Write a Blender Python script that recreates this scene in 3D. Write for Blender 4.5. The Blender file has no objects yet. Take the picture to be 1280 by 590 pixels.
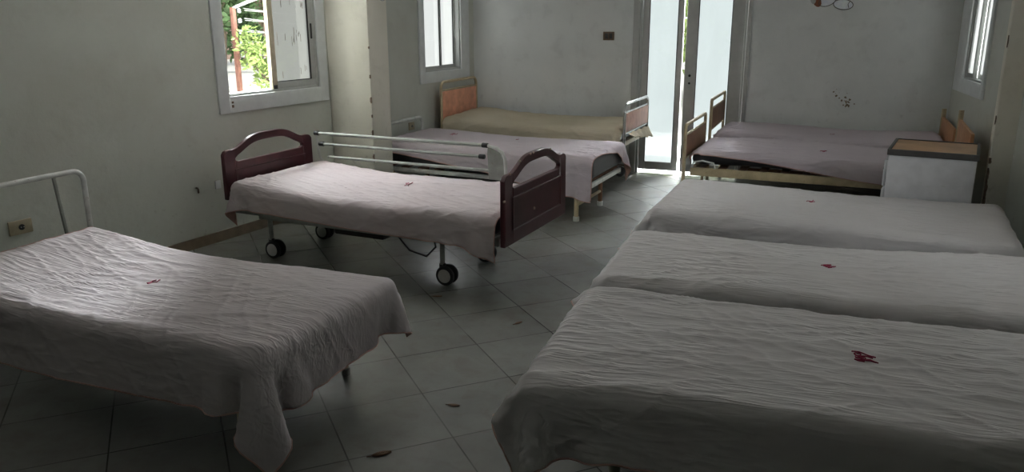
import bpy, bmesh, math, random
import numpy as np
from mathutils import Vector, Matrix

# ------------------------------------------------------------------ camera, world, lights, exposure
scene = bpy.context.scene
COL = scene.collection
R = math.radians
scene.view_settings.view_transform = 'Standard'
scene.view_settings.look = 'None'
scene.view_settings.gamma = 1.0
scene.view_settings.use_curve_mapping = False
scene.view_settings.exposure = 0.42

cam_data = bpy.data.cameras.new('camera')
cam_data.sensor_width = 36.0
cam_data.lens = 1000.0 / 1280.0 * 36.0
cam_data.clip_start = 0.05
camera = bpy.data.objects.new('camera', cam_data)
camera.matrix_world = (Matrix.Translation((0, 0, 1.6)) @ Matrix.Rotation(R(28.5), 4, 'Z')
                       @ Matrix.Rotation(R(90 - 15.45), 4, 'X') @ Matrix.Rotation(R(-0.2), 4, 'Z'))
COL.objects.link(camera)
scene.camera = camera

world = bpy.data.worlds.new('sky')
scene.world = world
world.use_nodes = True
world.node_tree.nodes['Background'].inputs[0].default_value = (0.86, 0.95, 1.0, 1)
world.node_tree.nodes['Background'].inputs[1].default_value = 0.9

def add_light(name, kind, loc, direction, energy, color=(1, 1, 1), size=(1, 1), spread=180):
    d = bpy.data.lights.new(name, kind)
    d.energy = energy
    d.color = color
    if kind == 'AREA':
        d.shape = 'RECTANGLE'
        d.size, d.size_y = size
        d.spread = R(spread)
    if kind == 'SUN':
        d.angle = R(2)
    o = bpy.data.objects.new(name, d)
    o.location = loc
    o.rotation_euler = Vector(direction).to_track_quat('-Z', 'Y').to_euler()
    COL.objects.link(o)
    return o

SKYC = (0.93, 0.97, 1.0)
add_light('sun', 'SUN', (5, 5, 12), (-0.6, -0.1, -1.2), 1.9, (1, 0.95, 0.86))
# open sky outside each window and the balcony door
add_light('sky_light_left', 'AREA', (-6.6, 4.75, 3.0), (2.0, -0.15, -1.3), 380, SKYC, (2.2, 2.0))
add_light('sky_light_corner', 'AREA', (-6.6, 8.7, 3.0), (2.0, -1.45, -1.2), 3000, SKYC, (2.0, 2.0))
add_light('sky_light_balcony', 'AREA', (-2.7, 10.4, 3.0), (0.9, -2.0, -1.2), 6000, SKYC, (2.2, 2.2))
add_light('sky_light_right', 'AREA', (2.0, 9.4, 3.0), (-1.7, -1.7, -1.3), 4000, SKYC, (2.0, 2.0))
add_light('window_fill_right_near', 'AREA', (2.7, 2.2, 2.4), (-1.35, 2.2, -0.75), 6500, SKYC, (1.6, 1.6))  # lamp behind the added right window, aimed to brighten pillar and corner beds
# fill lamps added low outside, imitating ground bounce on to the ceiling
WARMC = (0.98, 0.98, 0.94)
add_light('bounce_fill_left', 'AREA', (-6.0, 4.6, 0.1), (1.2, 0.2, 1.6), 1100, WARMC, (1.8, 1.2))
add_light('bounce_fill_corner', 'AREA', (-6.0, 7.9, 0.1), (1.2, -0.9, 1.6), 3600, WARMC, (1.6, 1.2))
add_light('bounce_fill_right', 'AREA', (1.5, 8.9, 0.1), (-1.2, -1.2, 1.5), 4200, WARMC, (1.6, 1.2))
add_light('bounce_fill_right_near', 'AREA', (2.6, 3.9, 0.1), (-1.2, 0.2, 1.6), 2600, WARMC, (1.8, 1.2))

# ------------------------------------------------------------------ materials
def new_mat(name):
    m = bpy.data.materials.new(name)
    m.use_nodes = True
    nt = m.node_tree
    return m, nt, nt.nodes['Principled BSDF']

def N(nt, kind, **inp):
    n = nt.nodes.new(kind)
    for k, v in inp.items():
        if k in n.inputs.keys():
            n.inputs[k].default_value = v
        else:
            setattr(n, k, v)
    return n

def ramp(nt, fac, stops):
    n = nt.nodes.new('ShaderNodeValToRGB')
    e = n.color_ramp.elements
    while len(e) < len(stops):
        e.new(0.5)
    for el, (p, c) in zip(e, stops):
        el.position = p
        el.color = (*c, 1) if len(c) == 3 else c
    nt.links.new(fac, n.inputs[0])
    return n.outputs[0]

def mixc(nt, fac, a, b, mode='MIX'):
    n = nt.nodes.new('ShaderNodeMix')
    n.data_type = 'RGBA'
    n.blend_type = mode
    for sock, v in ((n.inputs[0], fac), (n.inputs[6], a), (n.inputs[7], b)):
        if hasattr(v, 'links'):
            nt.links.new(v, sock)
        elif isinstance(v, (int, float)):
            sock.default_value = v
        else:
            sock.default_value = (*v, 1)
    return n.outputs[2]

def coords(nt, scale=(1, 1, 1), rot=(0, 0, 0), loc=(0, 0, 0), kind='Object'):
    tc = nt.nodes.new('ShaderNodeTexCoord')
    mp = nt.nodes.new('ShaderNodeMapping')
    mp.inputs['Scale'].default_value = scale
    mp.inputs['Rotation'].default_value = rot
    mp.inputs['Location'].default_value = loc
    nt.links.new(tc.outputs[kind], mp.inputs[0])
    return mp.outputs[0]

def noise(nt, vec, scale, detail=3, rough=0.55, dist=0.0):
    n = N(nt, 'ShaderNodeTexNoise')
    n.inputs['Scale'].default_value = scale
    n.inputs['Detail'].default_value = detail
    n.inputs['Roughness'].default_value = rough
    n.inputs['Distortion'].default_value = dist
    nt.links.new(vec, n.inputs['Vector'])
    return n.outputs[0]

def bump(nt, bsdf, h, strength, distance):
    b = N(nt, 'ShaderNodeBump')
    b.inputs['Strength'].default_value = strength
    b.inputs['Distance'].default_value = distance
    nt.links.new(h, b.inputs['Height'])
    nt.links.new(b.outputs[0], bsdf.inputs['Normal'])

def simple(name, col, rough=0.5, metal=0.0, var=0.12, scale=14, bumps=0.0, wear=None, spec=0.4):
    m, nt, b = new_mat(name)
    v = coords(nt)
    f = noise(nt, v, scale, 4)
    c2 = tuple(max(0, c * (1 - var * 1.6)) for c in col)
    c3 = tuple(min(1, c * (1 + var)) for c in col)
    out = ramp(nt, f, [(0.3, c2), (0.7, c3)])
    if wear:
        f2 = noise(nt, v, 60, 4, 0.7)
        mask = ramp(nt, f2, [(0.64, (0, 0, 0)), (0.70, (1, 1, 1))])
        out = mixc(nt, mask, out, wear)
    nt.links.new(out, b.inputs['Base Color'])
    b.inputs['Roughness'].default_value = rough
    b.inputs['Metallic'].default_value = metal
    b.inputs['Specular IOR Level'].default_value = spec
    if bumps:
        bump(nt, b, noise(nt, v, scale * 6, 3), bumps, 0.004)
    return m

def plaster(name, base, stain, dark):
    m, nt, b = new_mat(name)
    v = coords(nt)
    big = noise(nt, v, 1.1, 5, 0.6)
    mid = noise(nt, v, 4.5, 5, 0.65, 0.4)
    c = mixc(nt, ramp(nt, big, [(0.40, (0, 0, 0)), (0.62, (1, 1, 1))]), base, stain)
    c = mixc(nt, ramp(nt, mid, [(0.54, (0, 0, 0)), (0.80, (0.36, 0.36, 0.36))]), c, dark)
    # scuffed, grubby band low on the wall
    geo = nt.nodes.new('ShaderNodeNewGeometry')
    sep = nt.nodes.new('ShaderNodeSeparateXYZ')
    nt.links.new(geo.outputs['Position'], sep.inputs[0])
    spots = noise(nt, v, 17, 3, 0.5)
    mr = N(nt, 'ShaderNodeMapRange')
    nt.links.new(sep.outputs[2], mr.inputs[0])
    mr.inputs[1].default_value = 1.25; mr.inputs[2].default_value = 0.3
    mr.inputs[3].default_value = 0.0; mr.inputs[4].default_value = 0.55
    mul = N(nt, 'ShaderNodeMath', operation='MULTIPLY')
    nt.links.new(ramp(nt, spots, [(0.62, (0, 0, 0)), (0.74, (1, 1, 1))]), mul.inputs[0])
    nt.links.new(mr.outputs[0], mul.inputs[1])
    c = mixc(nt, mul.outputs[0], c, dark)
    nt.links.new(c, b.inputs['Base Color'])
    b.inputs['Roughness'].default_value = 0.75
    b.inputs['Specular IOR Level'].default_value = 0.25
    bump(nt, b, noise(nt, v, 9, 6, 0.6), 0.25, 0.02)
    return m

def fabric(name, col, col2, scale=1.0):
    m, nt, b = new_mat(name)
    v = coords(nt)
    blot = noise(nt, v, 2.3, 3)
    c = ramp(nt, blot, [(0.35, col), (0.7, col2)])
    nt.links.new(c, b.inputs['Base Color'])
    b.inputs['Roughness'].default_value = 0.9
    b.inputs['Specular IOR Level'].default_value = 0.15
    total = None
    for k, (rot, sc, w, dist) in enumerate(((0.22, (2.4, 26, 12), 1.0, 0.35), (-0.30, (2.6, 24, 12), 1.0, 0.35), (0.62, (2.8, 20, 12), 0.9, 0.3),
                                            (-0.75, (3.0, 20, 12), 0.8, 0.3), (1.35, (3.0, 18, 12), 0.6, 0.3))):
        n = noise(nt, coords(nt, sc, (0, 0, rot), (k * 3.7, k * 1.9, 0)), scale, 2, 0.5, dist)
        s_ = N(nt, 'ShaderNodeMath', operation='SUBTRACT'); nt.links.new(n, s_.inputs[0]); s_.inputs[1].default_value = 0.5
        a_ = N(nt, 'ShaderNodeMath', operation='ABSOLUTE'); nt.links.new(s_.outputs[0], a_.inputs[0])
        p_ = N(nt, 'ShaderNodeMapRange'); nt.links.new(a_.outputs[0], p_.inputs[0])
        p_.inputs[1].default_value = 0.0; p_.inputs[2].default_value = 0.10; p_.inputs[3].default_value = w; p_.inputs[4].default_value = 0.0
        mk = ramp(nt, noise(nt, coords(nt, (1, 1, 1), (0, 0, 0), (k * 5.1, k * 2.3, k * 1.7)), 2.6, 2), [(0.46, (0.08, 0.08, 0.08)), (0.62, (1, 1, 1))])
        k_ = N(nt, 'ShaderNodeMath', operation='MULTIPLY'); nt.links.new(p_.outputs[0], k_.inputs[0]); nt.links.new(mk, k_.inputs[1])
        if total is None:
            total = k_.outputs[0]
        else:
            ad = N(nt, 'ShaderNodeMath', operation='ADD'); nt.links.new(total, ad.inputs[0]); nt.links.new(k_.outputs[0], ad.inputs[1])
            total = ad.outputs[0]
    bump(nt, b, total, 0.7, 0.0032)
    # thin cotton lets a little light through
    tr = nt.nodes.new('ShaderNodeBsdfTranslucent')
    tr.inputs[0].default_value = (col[0], col[1] * 0.72, col[2] * 0.66, 1)
    mx = nt.nodes.new('ShaderNodeMixShader'); mx.inputs[0].default_value = 0.16
    out = nt.nodes['Material Output']
    nt.links.new(b.outputs[0], mx.inputs[1]); nt.links.new(tr.outputs[0], mx.inputs[2]); nt.links.new(mx.outputs[0], out.inputs[0])
    return m

def pane_mat(name, col, strength, clear):  # backlit glow of the glass is put in as emission
    m = bpy.data.materials.new(name)
    m.use_nodes = True
    nt = m.node_tree
    nt.nodes.clear()
    out = nt.nodes.new('ShaderNodeOutputMaterial')
    em = nt.nodes.new('ShaderNodeEmission')
    v = coords(nt, (1, 1, 0.4))
    f = noise(nt, v, 5, 3)
    c = ramp(nt, f, [(0.3, tuple(x * 0.93 for x in col)), (0.7, col)])
    nt.links.new(c, em.inputs[0])
    em.inputs[1].default_value = strength
    tr = nt.nodes.new('ShaderNodeBsdfTransparent')
    mx = nt.nodes.new('ShaderNodeMixShader')
    mx.inputs[0].default_value = clear
    nt.links.new(em.outputs[0], mx.inputs[1])
    nt.links.new(tr.outputs[0], mx.inputs[2])
    nt.links.new(mx.outputs[0], out.inputs[0])
    return m

def floor_mat():
    m, nt, b = new_mat('floor_tiles')
    tc = coords(nt, (1, 1, 1), (0, 0, 0))
    T = 0.41337
    ang = R(51.677)
    mp = nt.nodes.new('ShaderNodeMapping')
    mp.vector_type = 'TEXTURE'
    mp.inputs['Location'].default_value = (-1.80854, 2.04265, 0)
    mp.inputs['Rotation'].default_value = (0, 0, ang)
    mp.inputs['Scale'].default_value = (T, T, T)
    nt.links.new(tc, mp.inputs[0])
    sep = nt.nodes.new('ShaderNodeSeparateXYZ')
    nt.links.new(mp.outputs[0], sep.inputs[0])
    def line(sock):
        fr = N(nt, 'ShaderNodeMath', operation='FRACT'); nt.links.new(sock, fr.inputs[0])
        s = N(nt, 'ShaderNodeMath', operation='SUBTRACT'); nt.links.new(fr.outputs[0], s.inputs[0]); s.inputs[1].default_value = 0.5
        a = N(nt, 'ShaderNodeMath', operation='ABSOLUTE'); nt.links.new(s.outputs[0], a.inputs[0])
        return a.outputs[0]
    mx = N(nt, 'ShaderNodeMath', operation='MAXIMUM')
    nt.links.new(line(sep.outputs[0]), mx.inputs[0]); nt.links.new(line(sep.outputs[1]), mx.inputs[1])
    g = ramp(nt, mx.outputs[0], [(0.4905, (0, 0, 0)), (0.496, (1, 1, 1))])
    fl = nt.nodes.new('ShaderNodeVectorMath'); fl.operation = 'FLOOR'
    cb = nt.nodes.new('ShaderNodeCombineXYZ')
    nt.links.new(sep.outputs[0], cb.inputs[0]); nt.links.new(sep.outputs[1], cb.inputs[1]); cb.inputs[2].default_value = 0.5
    nt.links.new(cb.outputs[0], fl.inputs[0])
    wn = nt.nodes.new('ShaderNodeTexWhiteNoise'); nt.links.new(fl.outputs[0], wn.inputs[0])
    n1 = noise(nt, tc, 2.2, 5, 0.6)
    n2 = noise(nt, tc, 9.0, 5, 0.65, 0.5)
    c = ramp(nt, n1, [(0.3, (0.135, 0.137, 0.125)), (0.55, (0.175, 0.177, 0.163)), (0.75, (0.155, 0.148, 0.130))])
    tv = ramp(nt, wn.outputs[0], [(0.0, (0.90, 0.90, 0.90)), (1.0, (1.06, 1.06, 1.06))])
    c = mixc(nt, 1.0, c, tv, 'MULTIPLY')
    c = mixc(nt, ramp(nt, n2, [(0.50, (0, 0, 0)), (0.85, (0.45, 0.45, 0.45))]), c, (0.10, 0.078, 0.055))
    gm = N(nt, 'ShaderNodeMath', operation='MULTIPLY')
    nt.links.new(g, gm.inputs[0])
    nt.links.new(ramp(nt, noise(nt, tc, 1.7, 2), [(0.35, (0.25, 0.25, 0.25)), (0.6, (1, 1, 1))]), gm.inputs[1])
    c = mixc(nt, gm.outputs[0], c, (0.022, 0.021, 0.019))
    nt.links.new(c, b.inputs['Base Color'])
    b.inputs['Roughness'].default_value = 0.27
    b.inputs['Specular IOR Level'].default_value = 0.5
    return m

M = {}
M['wall'] = plaster('wall_plaster', (0.62, 0.64, 0.585), (0.56, 0.57, 0.51), (0.44, 0.43, 0.37))
M['wall_far'] = plaster('far_wall_plaster', (0.78, 0.80, 0.785), (0.70, 0.72, 0.71), (0.43, 0.43, 0.41))  # wall plaster made lighter to offset weak light on the far wall
M['pillar'] = plaster('pillar_plaster', (0.84, 0.81, 0.72), (0.77, 0.74, 0.64), (0.48, 0.44, 0.36))
M['ceiling'] = simple('ceiling_paint', (0.80, 0.80, 0.78), 0.8)
M['floor'] = floor_mat()
M['skirting'] = simple('skirting_tile', (0.20, 0.155, 0.105), 0.4)
M['chip'] = simple('bare_brown_render', (0.17, 0.12, 0.085), 0.9, var=0.3, scale=40)
M['alu'] = simple('grey_aluminium', (0.46, 0.475, 0.46), 0.42, 0.15, var=0.04)
M['alu_dark'] = simple('door_aluminium', (0.46, 0.465, 0.45), 0.42, 0.0, var=0.04)
M['trim'] = simple('window_trim', (0.76, 0.79, 0.79), 0.5, var=0.04)
M['stile'] = simple('beige_stile', (0.52, 0.45, 0.33), 0.5)
M['rubber'] = simple('black_rubber', (0.018, 0.018, 0.018), 0.6)
M['pane'] = pane_mat('frosted_pane', (0.86, 0.90, 0.88), 0.72, 0.12)
M['pane_left'] = pane_mat('streaked_pane', (0.50, 0.52, 0.48), 0.62, 0.12)
M['pane_door'] = pane_mat('door_frosted_glass', (0.76, 0.86, 0.855), 0.74, 0.10)
M['sheet_pink'] = fabric('pale_pink_sheet', (0.57, 0.525, 0.535), (0.61, 0.57, 0.58))
M['sheet_grey'] = fabric('grey_white_sheet', (0.55, 0.53, 0.522), (0.59, 0.575, 0.57))
M['sheet_rose'] = fabric('rose_sheet', (0.585, 0.515, 0.52), (0.62, 0.565, 0.57))
M['sheet_lilac'] = fabric('lilac_sheet', (0.58, 0.52, 0.56), (0.62, 0.565, 0.60))
M['sheet_yellow'] = fabric('yellow_sheet', (0.62, 0.55, 0.41), (0.67, 0.61, 0.48))
M['backlit_side'] = simple('peach_backlit_side', (0.58, 0.36, 0.29), 0.9)  # peach of light coming through the cloth, painted on the underside
M['hem'] = simple('peach_hem', (0.50, 0.30, 0.26), 0.9)
M['stitch'] = simple('crimson_stitching', (0.30, 0.02, 0.06), 0.8)
M['maroon'] = simple('maroon_lacquer', (0.060, 0.014, 0.018), 0.33, var=0.2, scale=9, wear=None)
M['chipwood'] = simple('bare_chip', (0.36, 0.28, 0.22), 0.8)
M['greymetal'] = simple('grey_enamel', (0.29, 0.305, 0.275), 0.4, 0.1, wear=(0.2, 0.16, 0.12))
M['whitemetal'] = simple('white_enamel', (0.62, 0.63, 0.60), 0.4, 0.05, wear=(0.22, 0.15, 0.09))
M['cream'] = simple('cream_enamel', (0.50, 0.41, 0.26), 0.45, 0.05, wear=(0.20, 0.12, 0.06))
M['olive'] = simple('olive_enamel', (0.20, 0.205, 0.15), 0.5, 0.1)
M['chrome'] = simple('dull_chrome', (0.55, 0.55, 0.53), 0.25, 0.9)
M['orange'] = simple('orange_laminate', (0.76, 0.36, 0.23), 0.5)
M['salmon'] = simple('salmon_laminate', (0.50, 0.29, 0.23), 0.5)
M['brown'] = simple('brown_laminate', (0.22, 0.115, 0.065), 0.5)
M['tan'] = simple('tan_wood', (0.46, 0.22, 0.10), 0.5)
M['vinyl'] = simple('black_vinyl', (0.020, 0.020, 0.022), 0.45, bumps=0.3)
M['plastic'] = simple('black_plastic', (0.022, 0.022, 0.022), 0.45)
M['hub'] = simple('white_hub', (0.52, 0.52, 0.50), 0.4)
M['cabinet'] = simple('cabinet_white', (0.52, 0.52, 0.53), 0.6, var=0.06)
M['cabtop'] = simple('worn_wood_top', (0.50, 0.30, 0.16), 0.5, var=0.15, scale=6)
M['cabrim'] = simple('dark_rim', (0.055, 0.052, 0.05), 0.5)
M['socket'] = simple('beige_socket', (0.42, 0.36, 0.25), 0.5)
M['switch'] = simple('brown_switch', (0.16, 0.11, 0.07), 0.5)
M['decal'] = simple('decal_white', (0.86, 0.91, 1.0), 0.6)
M['decal_brown'] = simple('decal_brown', (0.20, 0.07, 0.03), 0.6)
M['bluecloth'] = simple('blue_grey_cloth', (0.20, 0.235, 0.25), 0.9)
M['whitedash'] = simple('white_thread', (0.7, 0.72, 0.72), 0.8)
M['leaf_dry'] = simple('dry_leaf', (0.10, 0.05, 0.022), 0.8)
M['leaf'] = simple('tree_leaf', (0.085, 0.15, 0.055), 0.6, var=0.4, scale=3)
M['leaf_light'] = simple('bush_leaf', (0.30, 0.40, 0.12), 0.6, var=0.3, scale=5)
M['bark'] = simple('bark', (0.12, 0.09, 0.06), 0.9)
M['pole'] = simple('rusty_pole', (0.28, 0.13, 0.095), 0.7)
M['wire'] = simple('pale_wire', (0.6, 0.6, 0.58), 0.6)
M['outwall'] = simple('white_parapet', (0.72, 0.70, 0.66), 0.8)
M['house'] = simple('pinkish_render', (0.42, 0.30, 0.25), 0.8)
M['ground'] = simple('pale_paving', (0.62, 0.60, 0.56), 0.85)

# ------------------------------------------------------------------ helpers
class MB:
    """collects shapes; build() links them as ONE mesh object"""
    def __init__(self):
        self.bm = bmesh.new()
    def box(self, x0, x1, y0, y1, z0, z1, bevel=0.0, mat=None):
        vs = [(x, y, z) for z in (z0, z1) for y in (y0, y1) for x in (x0, x1)]
        v = [self.bm.verts.new(Vector(p) if mat is None else mat @ Vector(p)) for p in vs]
        fs = [self.bm.faces.new([v[i] for i in q]) for q in
              ((0, 2, 3, 1), (4, 5, 7, 6), (0, 1, 5, 4), (2, 6, 7, 3), (0, 4, 6, 2), (1, 3, 7, 5))]
        if bevel:
            es = list({e for f in fs for e in f.edges})
            bmesh.ops.bevel(self.bm, geom=es, offset=bevel, segments=2, affect='EDGES', profile=0.5)
        return self
    def tube(self, pts, r, seg=10, cap=True):
        pts = [Vector(p) for p in pts]
        rings = []
        up = None
        for i, p in enumerate(pts):
            a = pts[max(i - 1, 0)]; b = pts[min(i + 1, len(pts) - 1)]
            t = (b - a).normalized()
            if up is None:
                up = Vector((0, 0, 1)) if abs(t.z) < 0.9 else Vector((1, 0, 0))
            s = t.cross(up)
            if s.length < 1e-4:
                s = t.orthogonal()
            s.normalize()
            n = s.cross(t).normalized()
            up = n
            rr = r[i] if isinstance(r, (list, tuple)) else r
            rings.append([self.bm.verts.new(p + (s * math.cos(2 * math.pi * k / seg) + n * math.sin(2 * math.pi * k / seg)) * rr) for k in range(seg)])
        for A, B in zip(rings, rings[1:]):
            for k in range(seg):
                self.bm.faces.new((A[k], A[(k + 1) % seg], B[(k + 1) % seg], B[k]))
        if cap:
            self.bm.faces.new(rings[0][::-1]); self.bm.faces.new(rings[-1])
        return self
    def cyl(self, c, axis, r, h, seg=24, bevel=0.0):
        """lathe profile along axis, centred on c"""
        a = Vector(axis).normalized()
        c = Vector(c)
        b = min(bevel, r * 0.6, h * 0.45)
        prof = [(-h / 2, r - b), (-h / 2 + b * 0.3, r - b * 0.3), (-h / 2 + b, r), (h / 2 - b, r), (h / 2 - b * 0.3, r - b * 0.3), (h / 2, r - b)] if b else [(-h / 2, r), (h / 2, r)]
        return self.tube_profile(c, a, prof, seg)
    def tube_profile(self, c, a, prof, seg=24):
        s = a.orthogonal().normalized(); n = a.cross(s)
        rings = []
        for t, r in prof:
            rings.append([self.bm.verts.new(c + a * t + (s * math.cos(2 * math.pi * k / seg) + n * math.sin(2 * math.pi * k / seg)) * r) for k in range(seg)])
        for A, B in zip(rings, rings[1:]):
            for k in range(seg):
                self.bm.faces.new((A[k], A[(k + 1) % seg], B[(k + 1) % seg], B[k]))
        self.bm.faces.new(rings[0][::-1]); self.bm.faces.new(rings[-1])
        return self
    def poly(self, pts, thick):
        """flat polygon given by 3D points, extruded by vector thick"""
        v = [self.bm.verts.new(Vector(p)) for p in pts]
        w = [self.bm.verts.new(Vector(p) + Vector(thick)) for p in pts]
        n = len(v)
        self.bm.faces.new(v); self.bm.faces.new(w[::-1])
        for i in range(n):
            self.bm.faces.new((v[i], w[i], w[(i + 1) % n], v[(i + 1) % n]))
        return self
    def build(self, name, mat, parent=None, smooth=True, loc=None, rotz=None):
        bmesh.ops.recalc_face_normals(self.bm, faces=self.bm.faces[:])
        me = bpy.data.meshes.new(name)
        self.bm.to_mesh(me); self.bm.free()
        return mesh_obj(name, me, mat, parent, smooth, loc, rotz)

def mesh_obj(name, me, mat, parent=None, smooth=True, loc=None, rotz=None):
    o = bpy.data.objects.new(name, me)
    COL.objects.link(o)
    me.materials.append(mat)
    if smooth:
        me.polygons.foreach_set('use_smooth', [True] * len(me.polygons))
        try:
            me.set_sharp_from_angle(angle=R(40))
        except Exception:
            pass
    if parent is not None:
        o.parent = parent
    if loc is not None:
        o.location = loc
    if rotz is not None:
        o.rotation_euler = (0, 0, rotz)
    return o

def tag(o, label, cat, group=None):
    o['label'] = label; o['category'] = cat
    if group:
        o['group'] = group
    return o

def thing(name, label, cat, loc=(0, 0, 0), rotz=0.0, group=None):
    o = bpy.data.objects.new(name, None)
    o.empty_display_size = 0.1
    COL.objects.link(o)
    o.location = loc; o.rotation_euler = (0, 0, rotz)
    return tag(o, label, cat, group)

def structure(o):
    o['kind'] = 'structure'
    return o

def arc(c, r, a0, a1, ax, ay, n=6):
    c = Vector(c); ax = Vector(ax); ay = Vector(ay)
    return [c + ax * (r * math.cos(a0 + (a1 - a0) * k / n)) + ay * (r * math.sin(a0 + (a1 - a0) * k / n)) for k in range(n + 1)]

def hoop(x, y0, y1, z0, z1, r=0.07, lean=0.0):
    """upside-down U of tube in the plane x"""
    pts = [(x, y0, z0)]
    pts += arc((x + lean, y0 + r, z1 - r), r, math.pi, math.pi / 2, (0, 1, 0), (0, 0, 1))
    pts += arc((x + lean, y1 - r, z1 - r), r, math.pi / 2, 0, (0, 1, 0), (0, 0, 1))
    pts += [(x, y1, z0)]
    return pts

# ------------------------------------------------------------------ room shell
H = 2.9
FA = math.atan(0.16)                      # far wall runs slightly askew
RA = R(102)                               # so does the right wall
FAR0 = Vector((-4.6, 7.62))
FARL = 4.66
FAR1 = FAR0 + FARL * Vector((math.cos(FA), math.sin(FA)))

def wall(name, p0, ang, length, openings, mat, h=H, t=0.2):
    """local x along the wall, inner face at y=0, body outwards (+y)"""
    mb = MB()
    cuts = sorted({0.0, length} | {v for o in openings for v in o[:2]})
    for a, b in zip(cuts, cuts[1:]):
        op = [o for o in openings if o[0] <= a + 1e-6 and o[1] >= b - 1e-6]
        if not op:
            mb.box(a, b, 0, t, 0, h)
        else:
            z0, z1 = op[0][2:]
            if z0 > 0.001:
                mb.box(a, b, 0, t, 0, z0)
            mb.box(a, b, 0, t, z1, h)
    return structure(mb.build(name, mat, None, False, (p0[0], p0[1], 0), ang))

W1 = (4.165, 5.14, 1.03, 2.15)            # window openings measured along the wall
W2 = (6.665, 7.345, 1.05, 2.15)
LY0 = -3.0
wall('wall_left', (-4.6, LY0), R(90), 7.62 - LY0 + 0.2,
     [(W1[0] - LY0, W1[1] - LY0, W1[2], W1[3]), (W2[0] - LY0, W2[1] - LY0, W2[2], W2[3])], M['wall'])
DOOR = (1.79, 2.85, 0.0, 2.35)
wall('wall_far', FAR0, FA, FARL + 0.3, [DOOR], M['wall_far'])
RANG = RA - math.pi
W3 = (0.40, 1.04, 1.06, 2.15)
W4 = (4.1, 5.4, 1.0, 2.2)                 # unseen window, added to bring daylight to the nearest beds
wall('wall_right', FAR1, RANG, 11.8, [W3, W4], M['wall'])
mb = MB().box(-4.9, 3.2, -3.2, -3.0, 0, H); structure(mb.build('wall_back', M['wall'], None, False))
mb = MB().box(-5.0, 3.4, -3.3, 9.0, -0.1, 0); structure(mb.build('floor', M['floor'], None, False))
mb = MB().box(-5.0, 3.4, -3.3, 9.0, H, H + 0.15); structure(mb.build('ceiling', M['ceiling'], None, False))
mb = MB().box(0, 8.25, -0.012, 0, 0, 0.075); structure(mb.build('baseboard_left', M['skirting'], None, False, (-4.6, -2.98, 0), R(90)))
mb = MB().box(0.0, 1.72, -0.012, 0, 0, 0.075); structure(mb.build('baseboard_far', M['skirting'], None, False, (*FAR0, 0), FA))

def jagged_post(name, x0, x1, y0, y1, mat, chips, chip_corner):
    root = structure(bpy.data.objects.new(name, None)); COL.objects.link(root)
    mb = MB().box(x0, x1, y0, y1, 0, H, 0.012)
    structure(mb.build('trim_face', mat, root, True))
    mb = MB()
    cx, cy, sx, sy = chip_corner
    rnd = random.Random(len(chips))
    for z, hh, w in chips:
        n = 7
        pts = []
        for k in range(n):
            zz = z + hh * (k / (n - 1) - 0.5)
            pts.append((cx + sx * (w * (0.55 + 0.45 * math.sin(math.pi * k / (n - 1))) * rnd.uniform(0.6, 1.1)), cy - 0.003, zz))
        pts += [(cx - sx * 0.004, cy - 0.003, z + hh / 2), (cx - sx * 0.004, cy - 0.003, z - hh / 2)]
        mb.poly(pts, (0, 0.006, 0))
        pts2 = [(cx - sx * -0.0 - 0.0 * 1, p[1], p[2]) for p in pts]
    structure(mb.build('trim_chips', M['chip'], root, False))
    return root

# pillar between the two left windows, its corner knocked and chipped
jagged_post('trim_1', -4.6, -4.16, 5.26, 5.52, M['pillar'],
            [(1.12, 0.03, 0.012), (0.93, 0.05, 0.016), (0.80, 0.025, 0.01), (0.66, 0.05, 0.014), (0.45, 0.07, 0.014), (1.35, 0.02, 0.008)],
            (-4.16, 5.26, -1, 1))
# pillar on the right wall
mb_root = jagged_post('trim_2', 0.292, 0.62, 6.36, 6.68, M['pillar'],
            [(0.62, 0.04, 0.018), (0.52, 0.10, 0.013), (0.42, 0.12, 0.017), (0.30, 0.18, 0.016), (0.9, 0.06, 0.005), (1.42, 0.08, 0.004)],
            (0.292, 6.36, 1, 1))

# ------------------------------------------------------------------ windows
def ring(mb, x0, x1, z0, z1, w, y0, y1, bevel=0.004, bottom=None):
    wb = w if bottom is None else bottom
    mb.box(x0, x0 + w, y0, y1, z0, z1, bevel); mb.box(x1 - w, x1, y0, y1, z0, z1, bevel)
    mb.box(x0 + w, x1 - w, y0 - 0.0005, y1, z0, z0 + wb, bevel); mb.box(x0 + w, x1 - w, y0, y1, z1 - w, z1, bevel)
    return mb

def window(name, p0, ang, op, outer, inner_w):
    root = structure(bpy.data.objects.new(name, None)); COL.objects.link(root)
    root.location = (p0[0], p0[1], 0); root.rotation_euler = (0, 0, ang)
    x0, x1, z0, z1 = op
    o0, o1, oz = outer
    mb = MB()
    mb.box(o0, x0 + 0.004, -0.018, 0, oz, z1 + 0.1, 0.004); mb.box(x1 - 0.004, o1, -0.018, 0, oz, z1 + 0.1, 0.004)
    mb.box(x0, x1, -0.018, 0, oz, z0 + 0.004, 0.004); mb.box(x0, x1, -0.018, 0, z1 - 0.004, z1 + 0.1, 0.004)
    mb.build('window_trim', M['trim'], root)
    mb = MB(); ring(mb, x0, x1, z0, z1, inner_w, 0.0, 0.10, 0.003); mb.build('window_frame', M['alu'], root)
    return root

w = window('window_1', (-4.6, 0), R(90), W1, (4.071, 5.235, 0.918), 0.022)
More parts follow.
